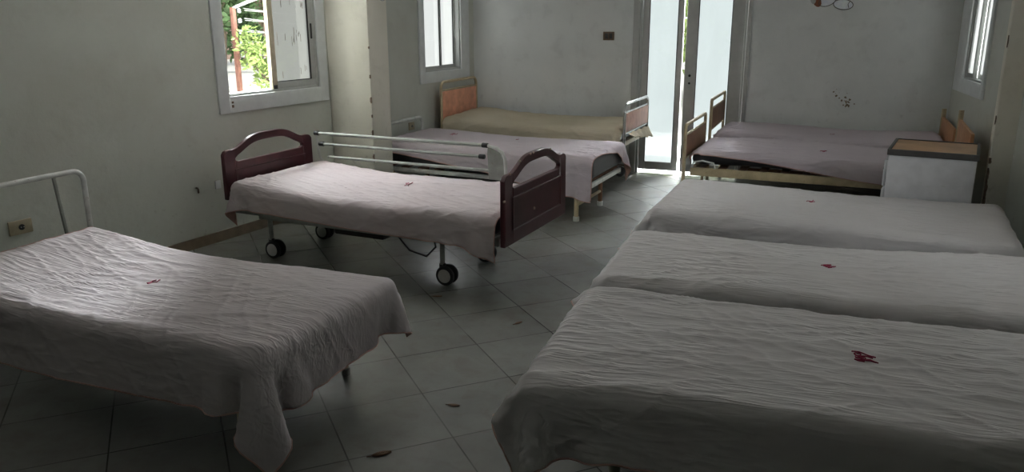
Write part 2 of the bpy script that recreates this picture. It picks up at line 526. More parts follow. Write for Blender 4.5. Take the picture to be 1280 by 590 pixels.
# sliding sash standing to the right, left half open
sx0, sx1, sz0, sz1 = 4.625, 5.118, 1.052, 2.128
mb = MB(); mb.box(sx0, sx0 + 0.055, 0.006, 0.04, sz0, sz1, 0.004)
st = mb.build('sash_stile', M['stile'], w); 
MB().box(sx0 + 0.008, sx0 + 0.05, 0.004, 0.03, sz0 - 0.01, sz0 + 0.03, 0.002).build('rubber_end', M['rubber'], st)
mb = MB(); mb.box(sx0 + 0.055, sx1, 0.008, 0.04, sz0, sz0 + 0.05, 0.003); mb.box(sx0 + 0.055, sx1, 0.008, 0.04, sz1 - 0.05, sz1, 0.003); mb.box(sx1 - 0.05, sx1, 0.008, 0.04, sz0 + 0.05, sz1 - 0.05, 0.003)
sash = mb.build('sash_frame', M['alu'], w)
mb = MB(); mb.box(sx1 - 0.062, sx1 - 0.05, 0.010, 0.035, sz0 + 0.05, sz1 - 0.05); mb.box(sx0 + 0.055, sx1 - 0.05, 0.010, 0.035, sz0 + 0.05, sz0 + 0.056)
mb.build('gasket', M['rubber'], sash)
MB().box(sx1 - 0.036, sx1 - 0.018, 0.002, 0.01, 1.42, 1.54, 0.003).build('window_handle', M['rubber'], sash)
MB().box(sx0 + 0.055, sx1 - 0.05, 0.018, 0.026, sz0 + 0.05, sz1 - 0.05).build('pane', M['pane_left'], w)
# dirt runs on the pane
mb = MB(); rnd = random.Random(5)
for k in range(26):
    x = rnd.uniform(sx0 + 0.08, sx1 - 0.09); z = rnd.choice([1.13, 1.4, 1.42, 1.68]) + rnd.uniform(-0.03, 0.05); h_ = rnd.uniform(0.015, 0.06)
    mb.box(x, x + rnd.uniform(0.0015, 0.004), 0.0165, 0.0185, z, z + h_)
mb.build('dirt_runs', M['chip'], w)
mb = MB(); mb.box(4.18, 4.2, -0.0185, -0.017, 0.955, 0.975); mb.box(4.18, 4.2, -0.0185, -0.017, 0.985, 1.0); mb.build('scuff_marks', M['chip'], w)

def closed_window(name, p0, ang, op, outer, split, gasket_right=True):
    w = window(name, p0, ang, op, outer, 0.02)
    x0, x1, z0, z1 = op
    a, b = x0 + 0.02, x1 - 0.02
    zc0, zc1 = z0 + 0.02, z1 - 0.02
    for (s0, s1, yy) in ((a, split + 0.012, 0.012), (split - 0.012, b, 0.05)):
        mb = MB(); ring(mb, s0, s1, zc0, zc1, 0.024, yy, yy + 0.032, 0.003, 0.035)
        s = mb.build('sash_frame', M['alu'], w)
        mb = MB(); mb.box(s1 - 0.032, s1 - 0.0235, yy + 0.004, yy + 0.03, zc0 + 0.035, zc1 - 0.024); mb.build('gasket', M['rubber'], s)
        MB().box(s0 + 0.024, s1 - 0.024, yy + 0.013, yy + 0.019, zc0 + 0.035, zc1 - 0.024).build('pane', M['pane'], w)
    return w
closed_window('window_2', (-4.6, 0), R(90), W2, (6.58, 7.50, 0.945), 6.995)
w3 = closed_window('window_3', FAR1, RANG, W3, (0.11, 1.10, 0.947), 0.62)
closed_window('added_window', FAR1, RANG, W4, (3.98, 5.52, 0.93), 4.75)  # added out of view to let in more light

# ------------------------------------------------------------------ balcony door
d = structure(bpy.data.objects.new('door_1', None)); COL.objects.link(d)
d.location = (*FAR0, 0); d.rotation_euler = (0, 0, FA)
mb = MB()
mb.box(1.735, 1.80, -0.02, 0.12, 0, 2.42, 0.005); mb.box(2.84, 2.88, -0.02, 0.12, 0, 2.42, 0.005); mb.box(1.80, 2.84, -0.02, 0.12, 2.34, 2.42, 0.005)
mb.build('door_frame', M['alu_dark'], d)
mb = MB(); mb.box(1.805, 1.825, 0.0, 0.1, 0.0, 2.34, 0.003); mb.box(2.815, 2.835, 0.0, 0.1, 0.0, 2.34, 0.003); mb.build('door_jamb', M['alu'], d)

def leaf(x_h, length, ang, g0, g1, flip):
    """door leaf hinged at x_h; local x runs away from the hinge"""
    r = bpy.data.objects.new('door_leaf', None); COL.objects.link(r); r.parent = d
    r.location = (x_h, 0.045, 0); r.rotation_euler = (0, 0, ang)
    s = -1 if flip else 1
    X = lambda a, b: (min(s * a, s * b), max(s * a, s * b))
    mb = MB()
    for a, b in ((0, g0), (g1, length)):
        p, q = X(a, b); mb.box(p, q, -0.02, 0.02, 0.035, 2.33, 0.004)
    p, q = X(g0, g1)
    mb.box(p, q, -0.019, 0.019, 0.035, 0.12, 0.004); mb.box(p, q, -0.019, 0.019, 2.25, 2.33, 0.004)
    mb.build('leaf_frame', M['alu_dark'], r)
    MB().box(p, q, -0.005, 0.005, 0.12, 2.25).build('pane', M['pane_door'], r)
    mb = MB(); 
    a, b = X(g1, g1 + 0.007); mb.box(a, b, -0.022, -0.018, 0.12, 2.25)
    a, b = X(g0 - 0.006, g0); mb.box(a, b, -0.022, -0.018, 0.12, 2.25)
    mb.build('gasket', M['rubber'], r)
    return r
l1 = leaf(1.828, 0.405, R(-2.0), 0.068, 0.345, False)
l2 = leaf(2.812, 0.55, R(3.0), 0.125, 0.432, True)
mb = MB(); mb.box(-0.512, -0.482, -0.028, -0.019, 0.88, 1.06, 0.003); lk = mb.build('lock_plate', M['alu'], l2)
mb = MB(); mb.cyl((-0.497, -0.03, 0.935), (0, 1, 0), 0.011, 0.01, 14); mb.cyl((-0.497, -0.03, 1.01), (0, 1, 0), 0.013, 0.014, 14); mb.build('lock_cylinder', M['rubber'], lk)

# ------------------------------------------------------------------ wall fittings
def plate(name, label, cat, loc, rotz, w, h, mat, kind):
    o = thing(name, label, cat, loc, rotz)
    MB().box(-w / 2, w / 2, -0.012, 0, -h / 2, h / 2, 0.004).build('plate', mat, o)
    if kind == 'socket':
        mb = MB(); mb.cyl((0.004, -0.0135, 0), (0, 1, 0), 0.017 if w > 0.1 else 0.011, 0.006, 20, 0.002); s = mb.build('socket_well', M['rubber'], o)
        mb = MB(); mb.cyl((-0.002, -0.0175, 0), (0, 1, 0), 0.0035, 0.004, 8); mb.cyl((0.014, -0.0175, 0), (0, 1, 0), 0.0035, 0.004, 8); mb.build('pin_hole', M['hub'], s)
    elif kind == 'switch':
        for xx in (-0.022, 0.022):
            MB().box(xx - 0.016, xx + 0.016, -0.018, -0.011, -0.026, 0.026, 0.003).build('rocker', M['cabrim'], o)
    return o
plate('wall_socket', 'beige wall socket on the left wall behind the nearest left bed', 'socket', (-4.6, 2.555, 0.437), R(90), 0.135, 0.082, M['socket'], 'socket')
plate('wall_socket', 'small beige wall socket beside the white hoop headboard past the pillar', 'socket', (-4.6, 6.41, 0.555), R(90), 0.09, 0.075, M['socket'], 'socket')
plate('wall_outlet', 'tiny pale outlet plate beside the maroon headboard', 'outlet', (-4.6, 3.99, 0.42), R(90), 0.05, 0.06, M['trim'], 'blank')
pt = FAR0 + 1.485 * Vector((math.cos(FA), math.sin(FA)))
plate('light_switch', 'brown double light switch on the far wall left of the door', 'switch', (pt.x, pt.y, 1.39), FA, 0.115, 0.085, M['switch'], 'switch')
mb = MB(); mb.tube([(-4.598, 3.80, 0.43), (-4.585, 3.80, 0.43), (-4.578, 3.80, 0.42), (-4.578, 3.80, 0.395)], 0.006, 8)
tag(mb.build('wall_hook', M['chip']), 'small dark hook in the left wall left of the maroon headboard', 'hook')

# wall stickers, only their lower edges in the picture
def sticker(name, label, loc, rotz, s, with_brown):
    o = thing(name, label, 'wall sticker', loc, rotz)
    def blob(cx, cz, rx, rz, n=22, tilt=0.0):
        pts = []
        for k in range(n):
            a = 2 * math.pi * k / n
            x, z = rx * math.cos(a), rz * math.sin(a)
            pts.append((cx + x * math.cos(tilt) - z * math.sin(tilt), 0, cz + x * math.sin(tilt) + z * math.cos(tilt)))
        return pts
    for cx, cz, rx, rz, tilt in ((0.10 * s, 0.0, 0.085 * s, 0.045 * s, -0.1), (-0.04 * s, 0.03 * s, 0.075 * s, 0.042 * s, 0.35)):
        P_ = blob(cx, cz, rx, rz, 22, tilt)
        b = MB().poly([(p[0], -0.004, p[2]) for p in P_], (0, 0.004, 0)).build('white_shape', M['decal'], o, False)
        MB().tube([(p[0], -0.005, p[2]) for p in P_ + P_[:1]], 0.0035 * s, 6).build('outline', M['cabrim'], b)
    if with_brown:
        P_ = blob(-0.13 * s, 0.03 * s, 0.035 * s, 0.055 * s, 16, 0.5)
        MB().poly([(p[0], -0.0045, p[2]) for p in P_], (0, 0.0045, 0)).build('brown_shape', M['decal_brown'], o, False)
        P_ = blob(-0.165 * s, 0.05 * s, 0.025 * s, 0.045 * s, 14, 0.2)
        MB().poly([(p[0], -0.006, p[2]) for p in P_], (0, 0.006, 0)).build('grey_shape', M['alu'], o, False)
    MB().tube([(0.15 * s, -0.006, -0.03 * s), (0.14 * s, -0.006, 0.0), (0.155 * s, -0.006, 0.03 * s)], 0.003 * s, 6).build('sole_line', M['cabrim'], o)
    return o
pt = FAR0 + 3.575 * Vector((math.cos(FA), math.sin(FA)))
sticker('wall_sticker', 'white and brown cut-out sticker high on the far wall right of the door', (pt.x, pt.y, 1.682), FA, 1.0, True)
sticker('wall_sticker', 'small white sticker high on the side of the left pillar', (-4.16, 5.59 - 0.18, 1.735), R(90), 0.45, False)

# stained, scraped plaster patch on the far wall above the far right bed
o = MB(); rnd = random.Random(8)
pt = FAR0 + 3.77 * Vector((math.cos(FA), math.sin(FA)))
for k in range(26):
    x = rnd.gauss(0, 0.05); z = rnd.gauss(0, 0.03) + (0.05 if x < -0.04 else 0)
    n = 6; rr = rnd.uniform(0.003, 0.012)
    o.poly([(x + rr * rnd.uniform(0.5, 1.3) * math.cos(2 * math.pi * j / n), -0.002, z + rr * rnd.uniform(0.5, 1.3) * math.sin(2 * math.pi * j / n)) for j in range(n)], (0, 0.002, 0))
structure(o.build('trim_3', M['skirting'], None, False, (pt.x, pt.y, 0.80), FA))

# ------------------------------------------------------------------ draped sheets (cloth relaxed over each mattress)
def vnoise(x, y, seed):
    xi = np.floor(x).astype(np.int64); yi = np.floor(y).astype(np.int64)
    xf = x - xi; yf = y - yi
    u = xf * xf * (3 - 2 * xf); v = yf * yf * (3 - 2 * yf)
    def hsh(a, b):
        n = (a * 374761393 + b * 668265263 + seed * 1274126177) & 0xFFFFFFFF
        n = ((n ^ (n >> 13)) * 1274126177) & 0xFFFFFFFF
        return ((n ^ (n >> 16)) & 0xFFFF) / 65535.0
    a = hsh(xi, yi); b = hsh(xi + 1, yi); c = hsh(xi, yi + 1); e = hsh(xi + 1, yi + 1)
    return (a * (1 - u) + b * u) * (1 - v) + (c * (1 - u) + e * u) * v

def ridged(x, y, seed):
    return 1 - np.abs(2 * vnoise(x, y, seed) - 1)

def interp(spec, t):
    if isinstance(spec, (int, float)):
        return np.full_like(t, float(spec))
    xs = [p[0] for p in spec]; ys = [p[1] for p in spec]
    return np.interp(t, xs, ys)

def upsample(P, f):
    """Catmull-Rom refinement of a grid of points by factor f along both axes"""
    def one(A):
        n = A.shape[0]
        E_ = np.concatenate([2 * A[:1] - A[1:2], A, 2 * A[-1:] - A[-2:-1]])
        out = []
        for i in range(n - 1):
            p0, p1, p2, p3 = E_[i], E_[i + 1], E_[i + 2], E_[i + 3]
            for k in range(f):
                t = k / f
                out.append(0.5 * (2 * p1 + (p2 - p0) * t + (2 * p0 - 5 * p1 + 4 * p2 - p3) * t * t + (3 * p1 - p0 - 3 * p2 + p3) * t ** 3))
        out.append(A[-1])
        return np.array(out)
    return np.swapaxes(one(np.swapaxes(one(P), 0, 1)), 0, 1)

class Sheet:
    """cloth grid in bed space: x from the foot (0) to the head (L), y across, z up from the floor"""
    def __init__(self, L, W, top, thick, foot, head, ym, yp, sag=None, seed=1, step=0.042, steps=85, iters=7,
                 foot_wall=None, skew=0.0, rad=0.05, wr=1.0):
        self.L, self.W, self.top = L, W, top
        self.sag = sag or (lambda x, y: 0 * x)
        nx = int((L + 0.4) / step) + 1; ny = int((W + 0.4) / step) + 1
        S, T = np.meshgrid(np.linspace(0, 1, nx), np.linspace(0, 1, ny), indexing='ij')
        f = interp(foot, T); h = interp(head, T); a = interp(ym, S); b = interp(yp, S)
        X = -f + (L + f + h) * S
        Y = -(W / 2 + a) + (W + a + b) * T
        X0, Y0 = X.copy(), Y.copy()
        X = X0 + skew * Y0; Y = Y0 - skew * (X0 - L / 2)
        rng = np.random.RandomState(seed)
        P = np.stack([X, Y, np.full_like(X, top + 0.012)], -1)
        P[..., 2] += self.sag(P[..., 0], P[..., 1])
        P = P + rng.normal(0, 0.0015, P.shape)
        self.rest = np.stack([X0, Y0], -1)
        idx = np.arange(nx * ny).reshape(nx, ny)
        batches = []
        def add(A, B, k):
            A = A.ravel(); B = B.ravel()
            r = np.linalg.norm(self.rest.reshape(-1, 2)[A] - self.rest.reshape(-1, 2)[B], axis=1)
            batches.append((A, B, r, k))
        for o in (0, 1):
            add(idx[o:-1:2, :], idx[o + 1::2, :], 1.0)
            add(idx[:, o:-1:2], idx[:, o + 1::2], 1.0)
            add(idx[o:-1:2, :-1], idx[o + 1::2, 1:], 0.5)
            add(idx[o:-1:2, 1:], idx[o + 1::2, :-1], 0.5)
        for o in (0, 1, 2, 3):
            A, B = idx[o:-2:4, :], idx[o + 2::4, :]; add(A[:len(B)], B, 0.10)
            A, B = idx[:, o:-2:4], idx[:, o + 2::4]; add(A[:, :B.shape[1]], B, 0.10)
        Q = P.reshape(-1, 3).copy(); prev = Q.copy()
        c = np.array([L / 2, 0, top - thick / 2]); hf = np.array([L / 2, W / 2, thick / 2]) - rad
        th = 0.012
        g = np.array([0, 0, -9.8]) / 3600.0
        for s in range(steps):
            v = (Q - prev) * (0.96 if s < steps * 0.6 else 0.85)
            vl = np.linalg.norm(v, axis=1, keepdims=True)
            v *= np.minimum(1, 0.03 / np.maximum(vl, 1e-9))
            prev = Q.copy()
            Q = Q + v + g
            for it in range(iters):
                for A, B, r, k in batches:
                    dd = Q[B] - Q[A]
                    l = np.sqrt((dd * dd).sum(1)) + 1e-9
                    corr = dd * (0.5 * k * (l - r) / l)[:, None]
                    Q[A] += corr; Q[B] -= corr
                if it % 2 == 0 or it == iters - 1:
                    dz = self.sag(Q[:, 0], Q[:, 1])
                    p = Q - c
                    p[:, 2] -= dz
                    sg = np.where(p >= 0, 1.0, -1.0)
                    q = np.abs(p) - hf
                    qm = np.maximum(q, 0)
                    ql = np.sqrt((qm * qm).sum(1))
                    inner = np.minimum(q.max(1), 0)
                    dist = ql + inner - rad
                    hit = dist < th
                    n = np.zeros_like(Q)
                    out = ql > 1e-7
                    n[out] = qm[out] / ql[out][:, None]
                    ax = q.argmax(1)
                    ii = np.where(~out)[0]
                    n[ii, ax[ii]] = 1
                    n *= sg
                    Q[hit] += n[hit] * (th - dist[hit])[:, None]
                    if it == iters - 1:
                        tang = Q[hit] - prev[hit]
                        nn = n[hit]
                        tang -= nn * (tang * nn).sum(1)[:, None]
                        Q[hit] -= tang * 0.55
                    np.maximum(Q[:, 2], 0.006, out=Q[:, 2])
                    if foot_wall is not None:
                        np.maximum(Q[:, 0], foot_wall, out=Q[:, 0])
        F_ = 4
        P = upsample(Q.reshape(nx, ny, 3), F_)
        RS = upsample(np.concatenate([self.rest, np.zeros((nx, ny, 1))], -1), F_)
        sx, sy = RS[..., 0], RS[..., 1]
        du = np.gradient(P, axis=0); dv = np.gradient(P, axis=1)
        nrm = np.cross(du, dv); nrm /= np.linalg.norm(nrm, axis=-1, keepdims=True) + 1e-9
        if nrm[..., 2].mean() < 0:
            nrm = -nrm
        hgt = 0
        for (ang, fx, fy, amp, pw, sd) in ((0.12, 1.7, 13, 0.0042, 4, 1), (0.45, 1.9, 13, 0.0040, 5, 2), (-0.38, 1.8, 12, 0.0040, 5, 3), (-0.1, 2.4, 22, 0.0022, 3, 4),
                                          (0.95, 2.2, 11, 0.0030, 6, 5), (-0.9, 2.2, 11, 0.0026, 6, 6), (0.25, 3.0, 24, 0.0020, 4, 7)):
            ca, sa = math.cos(ang), math.sin(ang)
            wx = sx + 0.08 * vnoise(sx * 4, sy * 4, seed + 71 + sd); wy = sy + 0.055 * vnoise(sx * 3.5 + 9, sy * 3.5, seed + 72 + sd)
            a = (wx * ca + wy * sa) * fx; b = (-wx * sa + wy * ca) * fy
            msk = np.clip(vnoise(sx * 2.2 + sd * 7, sy * 2.2, seed * 13 + sd) * 1.9 - 0.35, 0, 1.2)
            hgt = hgt + 1.35 * amp * wr * msk * ridged(a, b, seed * 17 + sd) ** (pw + 2)
        P = P + nrm * hgt[..., None]
        self.P, self.sx, self.sy, self.nrm = P, sx, sy, nrm
    def build(self, name, mat, loc, rotz, label, group='bed sheets'):
        P = self.P
        nx, ny = P.shape[:2]
        V = P.reshape(-1, 3)
        idx = np.arange(nx * ny).reshape(nx, ny)
        Fc = np.stack([idx[:-1, :-1], idx[1:, :-1], idx[1:, 1:], idx[:-1, 1:]], -1).reshape(-1, 4)
        me = bpy.data.meshes.new(name)
        me.from_pydata(V.tolist(), [], Fc.tolist())
        o = mesh_obj(name, me, mat, None, False, (loc[0], loc[1], 0), rotz)
        me.polygons.foreach_set('use_smooth', [True] * len(me.polygons))
        md = o.modifiers.new('thickness', 'SOLIDIFY'); md.thickness = 0.004; md.offset = -1
        me.materials.append(M['backlit_side']); md.material_offset = 1; md.material_offset_rim = 1
        tag(o, label, 'bed sheet', group)
        self.obj = o
        # stitched hem along the cloth's edge
        loop = list(P[:, 0]) + list(P[-1, 1:]) + list(P[::-1, -1][1:]) + list(P[0, ::-1][1:-1])
        mb = MB(); mb.tube([Vector(p) for p in loop[::3] + loop[:1]], 0.0035, 5, False)
        mb.build('hem', M['hem'] if mat is not M['sheet_yellow'] else mat, o)
        return o
    def at(self, x, y):
        """surface point above bed position (x, y)"""
        d2 = (self.P[..., 0] - x) ** 2 + (self.P[..., 1] - y) ** 2 - self.P[..., 2] * 0.01
        i = np.unravel_index(np.argmin(d2), d2.shape)
        return Vector((x, y, self.P[i][2]))
    def mark(self, x, y, ang, size, strokes):
        mb = MB()
        ca, sa = math.cos(ang), math.sin(ang)
        for st in strokes:
            pts = []
            for k in range(len(st) - 1):
                (a0, b0), (a1, b1) = st[k], st[k + 1]
                for t in (0, 0.5):
                    a = a0 + (a1 - a0) * t; b = b0 + (b1 - b0) * t
                    pts.append(self.at(x + size * (a * ca - b * sa), y + size * (a * sa + b * ca)) + Vector((0, 0, 0.0035)))
            a, b = st[-1]
            pts.append(self.at(x + size * (a * ca - b * sa), y + size * (a * sa + b * ca)) + Vector((0, 0, 0.0035)))
            mb.tube(pts, 0.0022, 6)
        return mb.build('stitched_mark', M['stitch'], self.obj)

# a handwritten word in thread: tall strokes, two loops and a tail
WORD = [
    [(-0.5, 0.30), (-0.2, 0.34), (0.15, 0.30), (0.5, 0.28)],
    [(-0.30, 0.26), (-0.36, 0.12), (-0.22, 0.04), (-0.08, 0.12), (-0.12, 0.24), (-0.28, 0.22)],
    [(-0.20, 0.02), (0.1, 0.10), (0.42, 0.08)],
    [(-0.26, -0.04), (-0.24, -0.18), (-0.06, -0.10), (0.10, -0.02), (0.16, -0.12)],
    [(-0.24, -0.20), (0.05, -0.22), (0.35, -0.20), (0.68, -0.24), (0.40, -0.30), (0.05, -0.28), (-0.10, -0.34), (-0.22, -0.44), (-0.02, -0.46), (0.18, -0.42)],
]
SHORT = [[(-0.5, 0.1), (-0.2, 0.25), (0.1, 0.05), (0.5, 0.3)], [(-0.3, -0.1), (0.0, -0.2), (0.2, 0.0), (0.45, -0.05)]]

# ------------------------------------------------------------------ beds
def mattress(parent, L, W, top, thick, mat, sag=None):
    i_ = 0.006
    mb = MB().box(i_, L - i_, -W / 2 + i_, W / 2 - i_, top - thick, top - 0.004)
    bmesh.ops.subdivide_edges(mb.bm, edges=mb.bm.edges[:], cuts=21, use_grid_fill=True)
    rad = 0.052
    c = Vector((L / 2, 0, top - thick / 2)); hf = Vector((L / 2 - i_, W / 2 - i_, thick / 2))
    for v in mb.bm.verts:                     # round the edges, then let the top sink where it is worn
        p = v.co - c
        q = Vector([max(-(h_ - rad), min(h_ - rad, x)) for x, h_ in zip(p, hf)])
        d_ = p - q
        if d_.length > 1e-6:
            p = q + d_.normalized() * rad
        v.co = c + p
        if sag is not None:
            v.co.z += float(sag(np.array([v.co.x]), np.array([v.co.y]))[0])
    return mb.build('mattress', mat, parent)

def deck(parent, L, W, z, mat, inset=0.03):
    mb = MB()
    for k in range(12):
        x = 0.08 + (L - 0.16) * k / 11
        mb.box(x - 0.03, x + 0.03, -W / 2 + inset, W / 2 - inset, z - 0.012, z)
    return mb.build('slats', mat, parent, False)

def rails(parent, L, W, z, mat, h=0.04, t=0.03, inset=0.0):
    for s in (-1, 1):
        y = s * (W / 2 - t / 2)
        MB().box(inset, L - inset, y - t / 2, y + t / 2, z - h, z, 0.004).build('side_rail', mat, parent)
    for x in (inset + t / 2, L - inset - t / 2):
        MB().box(x - t / 2, x + t / 2, -W / 2 + t, W / 2 - t, z - h, z, 0.004).build('end_rail', mat, parent)

def leg(parent, x, y, z, mat, cap, r=0.018, dx=0.0, dy=0.0):
    mb = MB(); mb.tube([(x, y, z), (x + dx, y + dy, 0.03)], r, 10)
    l = mb.build('leg', mat, parent)
    mb = MB(); mb.cyl((x + dx, y + dy, 0.02), (0, 0, 1), r + 0.006, 0.04, 14, 0.005); mb.build('foot_cap', cap, l)
    return l

def place(c, a):
    return (c[0], c[1], 0), R(a)

# --- nearest left bed
c, a = (-2.05, 2.30), 184.2
L_, W_, T_ = 1.95, 0.93, 0.455
bed = thing('hospital_bed', 'low metal bed with white hoop headboard nearest on the left', 'bed', *place(c, a), group='hospital beds')
rails(bed, L_, W_ - 0.12, T_ - 0.135, M['olive'], inset=0.07); deck(bed, L_, W_ - 0.06, T_ - 0.13, M['olive'], 0.06)
sagL = lambda x, y: -0.030 * np.exp(-((x - 1.05) / 0.55) ** 2) * np.clip(1 - (y / 0.6) ** 2, 0, 1) - 0.012 * np.exp(-((x - 0.9) / 0.5) ** 2) * np.clip(-y / 0.4, 0, 1) + 0.035 * np.exp(-((x - 1.95) / 0.35) ** 2)
mattress(bed, L_, W_, T_, 0.125, M['vinyl'], sagL)
for x, y in ((0.22, 0.34), (0.22, -0.33), (L_ - 0.25, 0.34), (L_ - 0.25, -0.33)):
    l = leg(bed, x, y, T_ - 0.17, M['cream'], M['chrome'], 0.014)
    s = 1 if x < 1 else -1
    MB().tube([(x - 0.07 * s, y, T_ - 0.17), (x, y, 0.10)], 0.008, 8).build('leg_brace', M['chrome'], l)
    MB().tube([(x + 0.06 * s, y, T_ - 0.17), (x, y, 0.09)], 0.007, 8).build('leg_brace', M['chrome'], l)
hb = MB().tube(hoop(L_ + 0.05, -0.49, 0.49, 0.30, 0.80, 0.06), 0.014, 10).build('headboard', M['whitemetal'], bed)
MB().tube([(L_ + 0.05, -0.36, 0.33), (L_ + 0.05, -0.32, 0.79)], 0.011, 8).build('upright', M['greymetal'], hb)
MB().tube([(L_ + 0.05, 0.26, 0.33), (L_ + 0.05, 0.25, 0.79)], 0.011, 8).build('upright', M['greymetal'], hb)
MB().tube([(L_ + 0.05, -0.43, 0.38), (L_ + 0.05, 0.43, 0.38)], 0.010, 8).build('cross_bar', M['whitemetal'], hb)
sh = Sheet(L_, W_, T_, 0.13, [(0, 0.13), (0.3, 0.18), (0.7, 0.20), (1, 0.22)], 0.0, [(0, 0.13), (1, 0.10)], [(0, 0.21), (0.12, 0.185), (1, 0.205)], sagL, seed=3)
sh.build('bed_sheet', M['sheet_pink'], c, R(a), 'pale pink sheet draped over the nearest left bed, corners hanging')
sh.mark(1.02, -0.02, 1.2, 0.06, SHORT)

# --- maroon bed
c, a = (-2.20, 4.27), 183.0
L_, W_, T_ = 2.0, 0.92, 0.49
bed = thing('hospital_bed', 'wheeled bed with arched maroon headboard and footboard', 'bed', *place(c, a), group='hospital beds')
rails(bed, L_, W_ - 0.08, T_ - 0.13, M['greymetal'], 0.05); deck(bed, L_, W_ - 0.08, T_ - 0.125, M['greymetal'], 0.04)
sagM = lambda x, y: 0.03 * np.exp(-((x - 1.9) / 0.35) ** 2) - 0.012 * np.exp(-((x - 1.0) / 0.5) ** 2)
mattress(bed, L_, W_, T_, 0.12, M['vinyl'], sagM)
def arch_board(x, y0, y1, z0, z1, z2, ow0, ow1, name):
    """board with an arched top and an arched opening under it"""
    n = 48
    th = 0.032
    def top(t):
        s = math.sin(math.pi * t)
        e = min(t, 1 - t) / 0.06
        edge = 0.03 * (1 - math.sqrt(max(0, 1 - (1 - min(e, 1)) ** 2)))
        k = min(1, max(0, (s - 0.32) / 0.68))
        return z1 + (z2 - z1) * (k * k * (3 - 2 * k)) - edge
    bm = bmesh.new()
    cols = []
    oz = z1 - 0.088
    ts = sorted(set([k / n for k in range(n + 1)] + [0.11, 0.89, 0.115, 0.885]))
    for t in ts:
        y = y0 + (y1 - y0) * t
        otop = min(top(t) - 0.052, top(t) - 0.052)
        inside = 0.1125 < t < 0.8875
        e = min(t - 0.11, 0.89 - t) / 0.03
        rr = 0.014 * (1 - min(1, max(0, e)))
        cols.append((y, z0, oz + rr if inside else oz, max(otop - rr, oz + 0.012) if inside else max(otop, oz + 0.012), top(t), inside))
    V = [[[bm.verts.new((x + s * th / 2, cc[0], z)) for z in cc[1:5]] for s in (-1, 1)] for cc in cols]
    for i in range(len(cols) - 1):
        hole = cols[i][5] and cols[i + 1][5]
        A, B = V[i], V[i + 1]
        for s in (0, 1):
            for k in range(3):
                if k == 1 and hole:
                    continue
                bm.faces.new((A[s][k], A[s][k + 1], B[s][k + 1], B[s][k]))
        for k in (0, 3):
            bm.faces.new((A[0][k], B[0][k], B[1][k], A[1][k]))
        if hole:
            for k in (1, 2):
                bm.faces.new((A[0][k], A[1][k], B[1][k], B[0][k]))
        hl = cols[i - 1][5] and cols[i][5] if i > 0 else False
        if hole != hl:
            bm.faces.new((A[0][1], A[0][2], A[1][2], A[1][1]))
    for i in (0, -1):
        for k in range(3):
            bm.faces.new((V[i][0][k], V[i][1][k], V[i][1][k + 1], V[i][0][k + 1]))
    bmesh.ops.recalc_face_normals(bm, faces=bm.faces[:])
    me = bpy.data.meshes.new(name); bm.to_mesh(me); bm.free()
    o = mesh_obj(name, me, M['maroon'], bed)
    bv = o.modifiers.new('edge', 'BEVEL'); bv.width = 0.005; bv.segments = 2; bv.limit_method = 'ANGLE'; bv.angle_limit = R(50)
    return o
fb = arch_board(-0.045, -0.46, 0.46, 0.32, 0.735, 0.815, 0, 0, 'footboard')
hbd = arch_board(L_ + 0.035, -0.45, 0.45, 0.40, 0.735, 0.815, 0, 0, 'headboard')
for brd, xs in ((fb, -0.063), (hbd, L_ + 0.017)):
    mb = MB(); r_ = 0.004
    q = [(xs, -0.36, 0.595), (xs, 0.36, 0.595), (xs, 0.36, 0.405), (xs, -0.36, 0.405)]
    for p0_, p1_ in zip(q, q[1:] + q[:1]):
        mb.tube([p0_, p1_], r_, 6)
    mb.build('panel_moulding', M['maroon'], brd)
mb = MB(); mb.cyl((-0.064, 0.06, 0.47), (1, 0, 0), 0.009, 0.008, 12, 0.002); mb.build('screw_cap', M['chipwood'], fb)
rnd = random.Random(3)
for y, z in ((0.25, 0.795), (0.10, 0.815), (0.06, 0.816), (0.38, 0.742), (0.455, 0.60), (-0.2, 0.80)):
    MB().box(-0.064, -0.055, y, y + rnd.uniform(0.01, 0.025), z - 0.012, z, 0.002).build('paint_chip', M['chipwood'], fb, False)
# base frame with a lower beam, legs and casters
for s in (-1, 1):
    y = 0.29 * s + 0.04
    MB().box(0.20, 1.86, y - 0.02, y + 0.02, 0.265, 0.325, 0.004).build('base_beam', M['greymetal'], bed)
for x in (0.20, 1.82):
    MB().box(x - 0.025, x + 0.025, -0.23, 0.31, 0.27, 0.315, 0.004).build('base_cross_beam', M['greymetal'], bed)
def caster(x, y, yaw):
    lg = MB().tube([(x, y, 0.28), (x, y, 0.125)], 0.016, 10).build('leg', M['greymetal'], bed)
    mb = MB(); mb.box(x - 0.02, x + 0.02, y - 0.012, y + 0.012, 0.06, 0.135, 0.006); mb.build('caster_fork', M['plastic'], lg)
    for s in (-1, 1):
        yy = y + s * 0.026
        mb = MB(); mb.cyl((x - 0.03, yy, 0.063), (0, 1, 0), 0.062, 0.024, 28, 0.008); w = mb.build('caster_wheel', M['rubber'], lg)
        mb = MB(); mb.cyl((x - 0.03, yy + s * 0.011, 0.063), (0, 1, 0), 0.043, 0.008, 24, 0.003); mb.build('hub_cap', M['hub'], lg)
    return lg
for x in (0.43, 1.78):
    for y in (0.33, -0.20):
        caster(x, y, 0)
MB().box(0.95, 1.35, 0.02, 0.20, 0.18, 0.262, 0.015).build('motor_box', M['plastic'], bed)
MB().tube([(0.9, 0.13, 0.22), (0.75, 0.2, 0.14), (0.6, 0.24, 0.13), (0.53, 0.24, 0.2), (0.55, 0.24, 0.28)], 0.006, 8).build('cable', M['rubber'], bed)
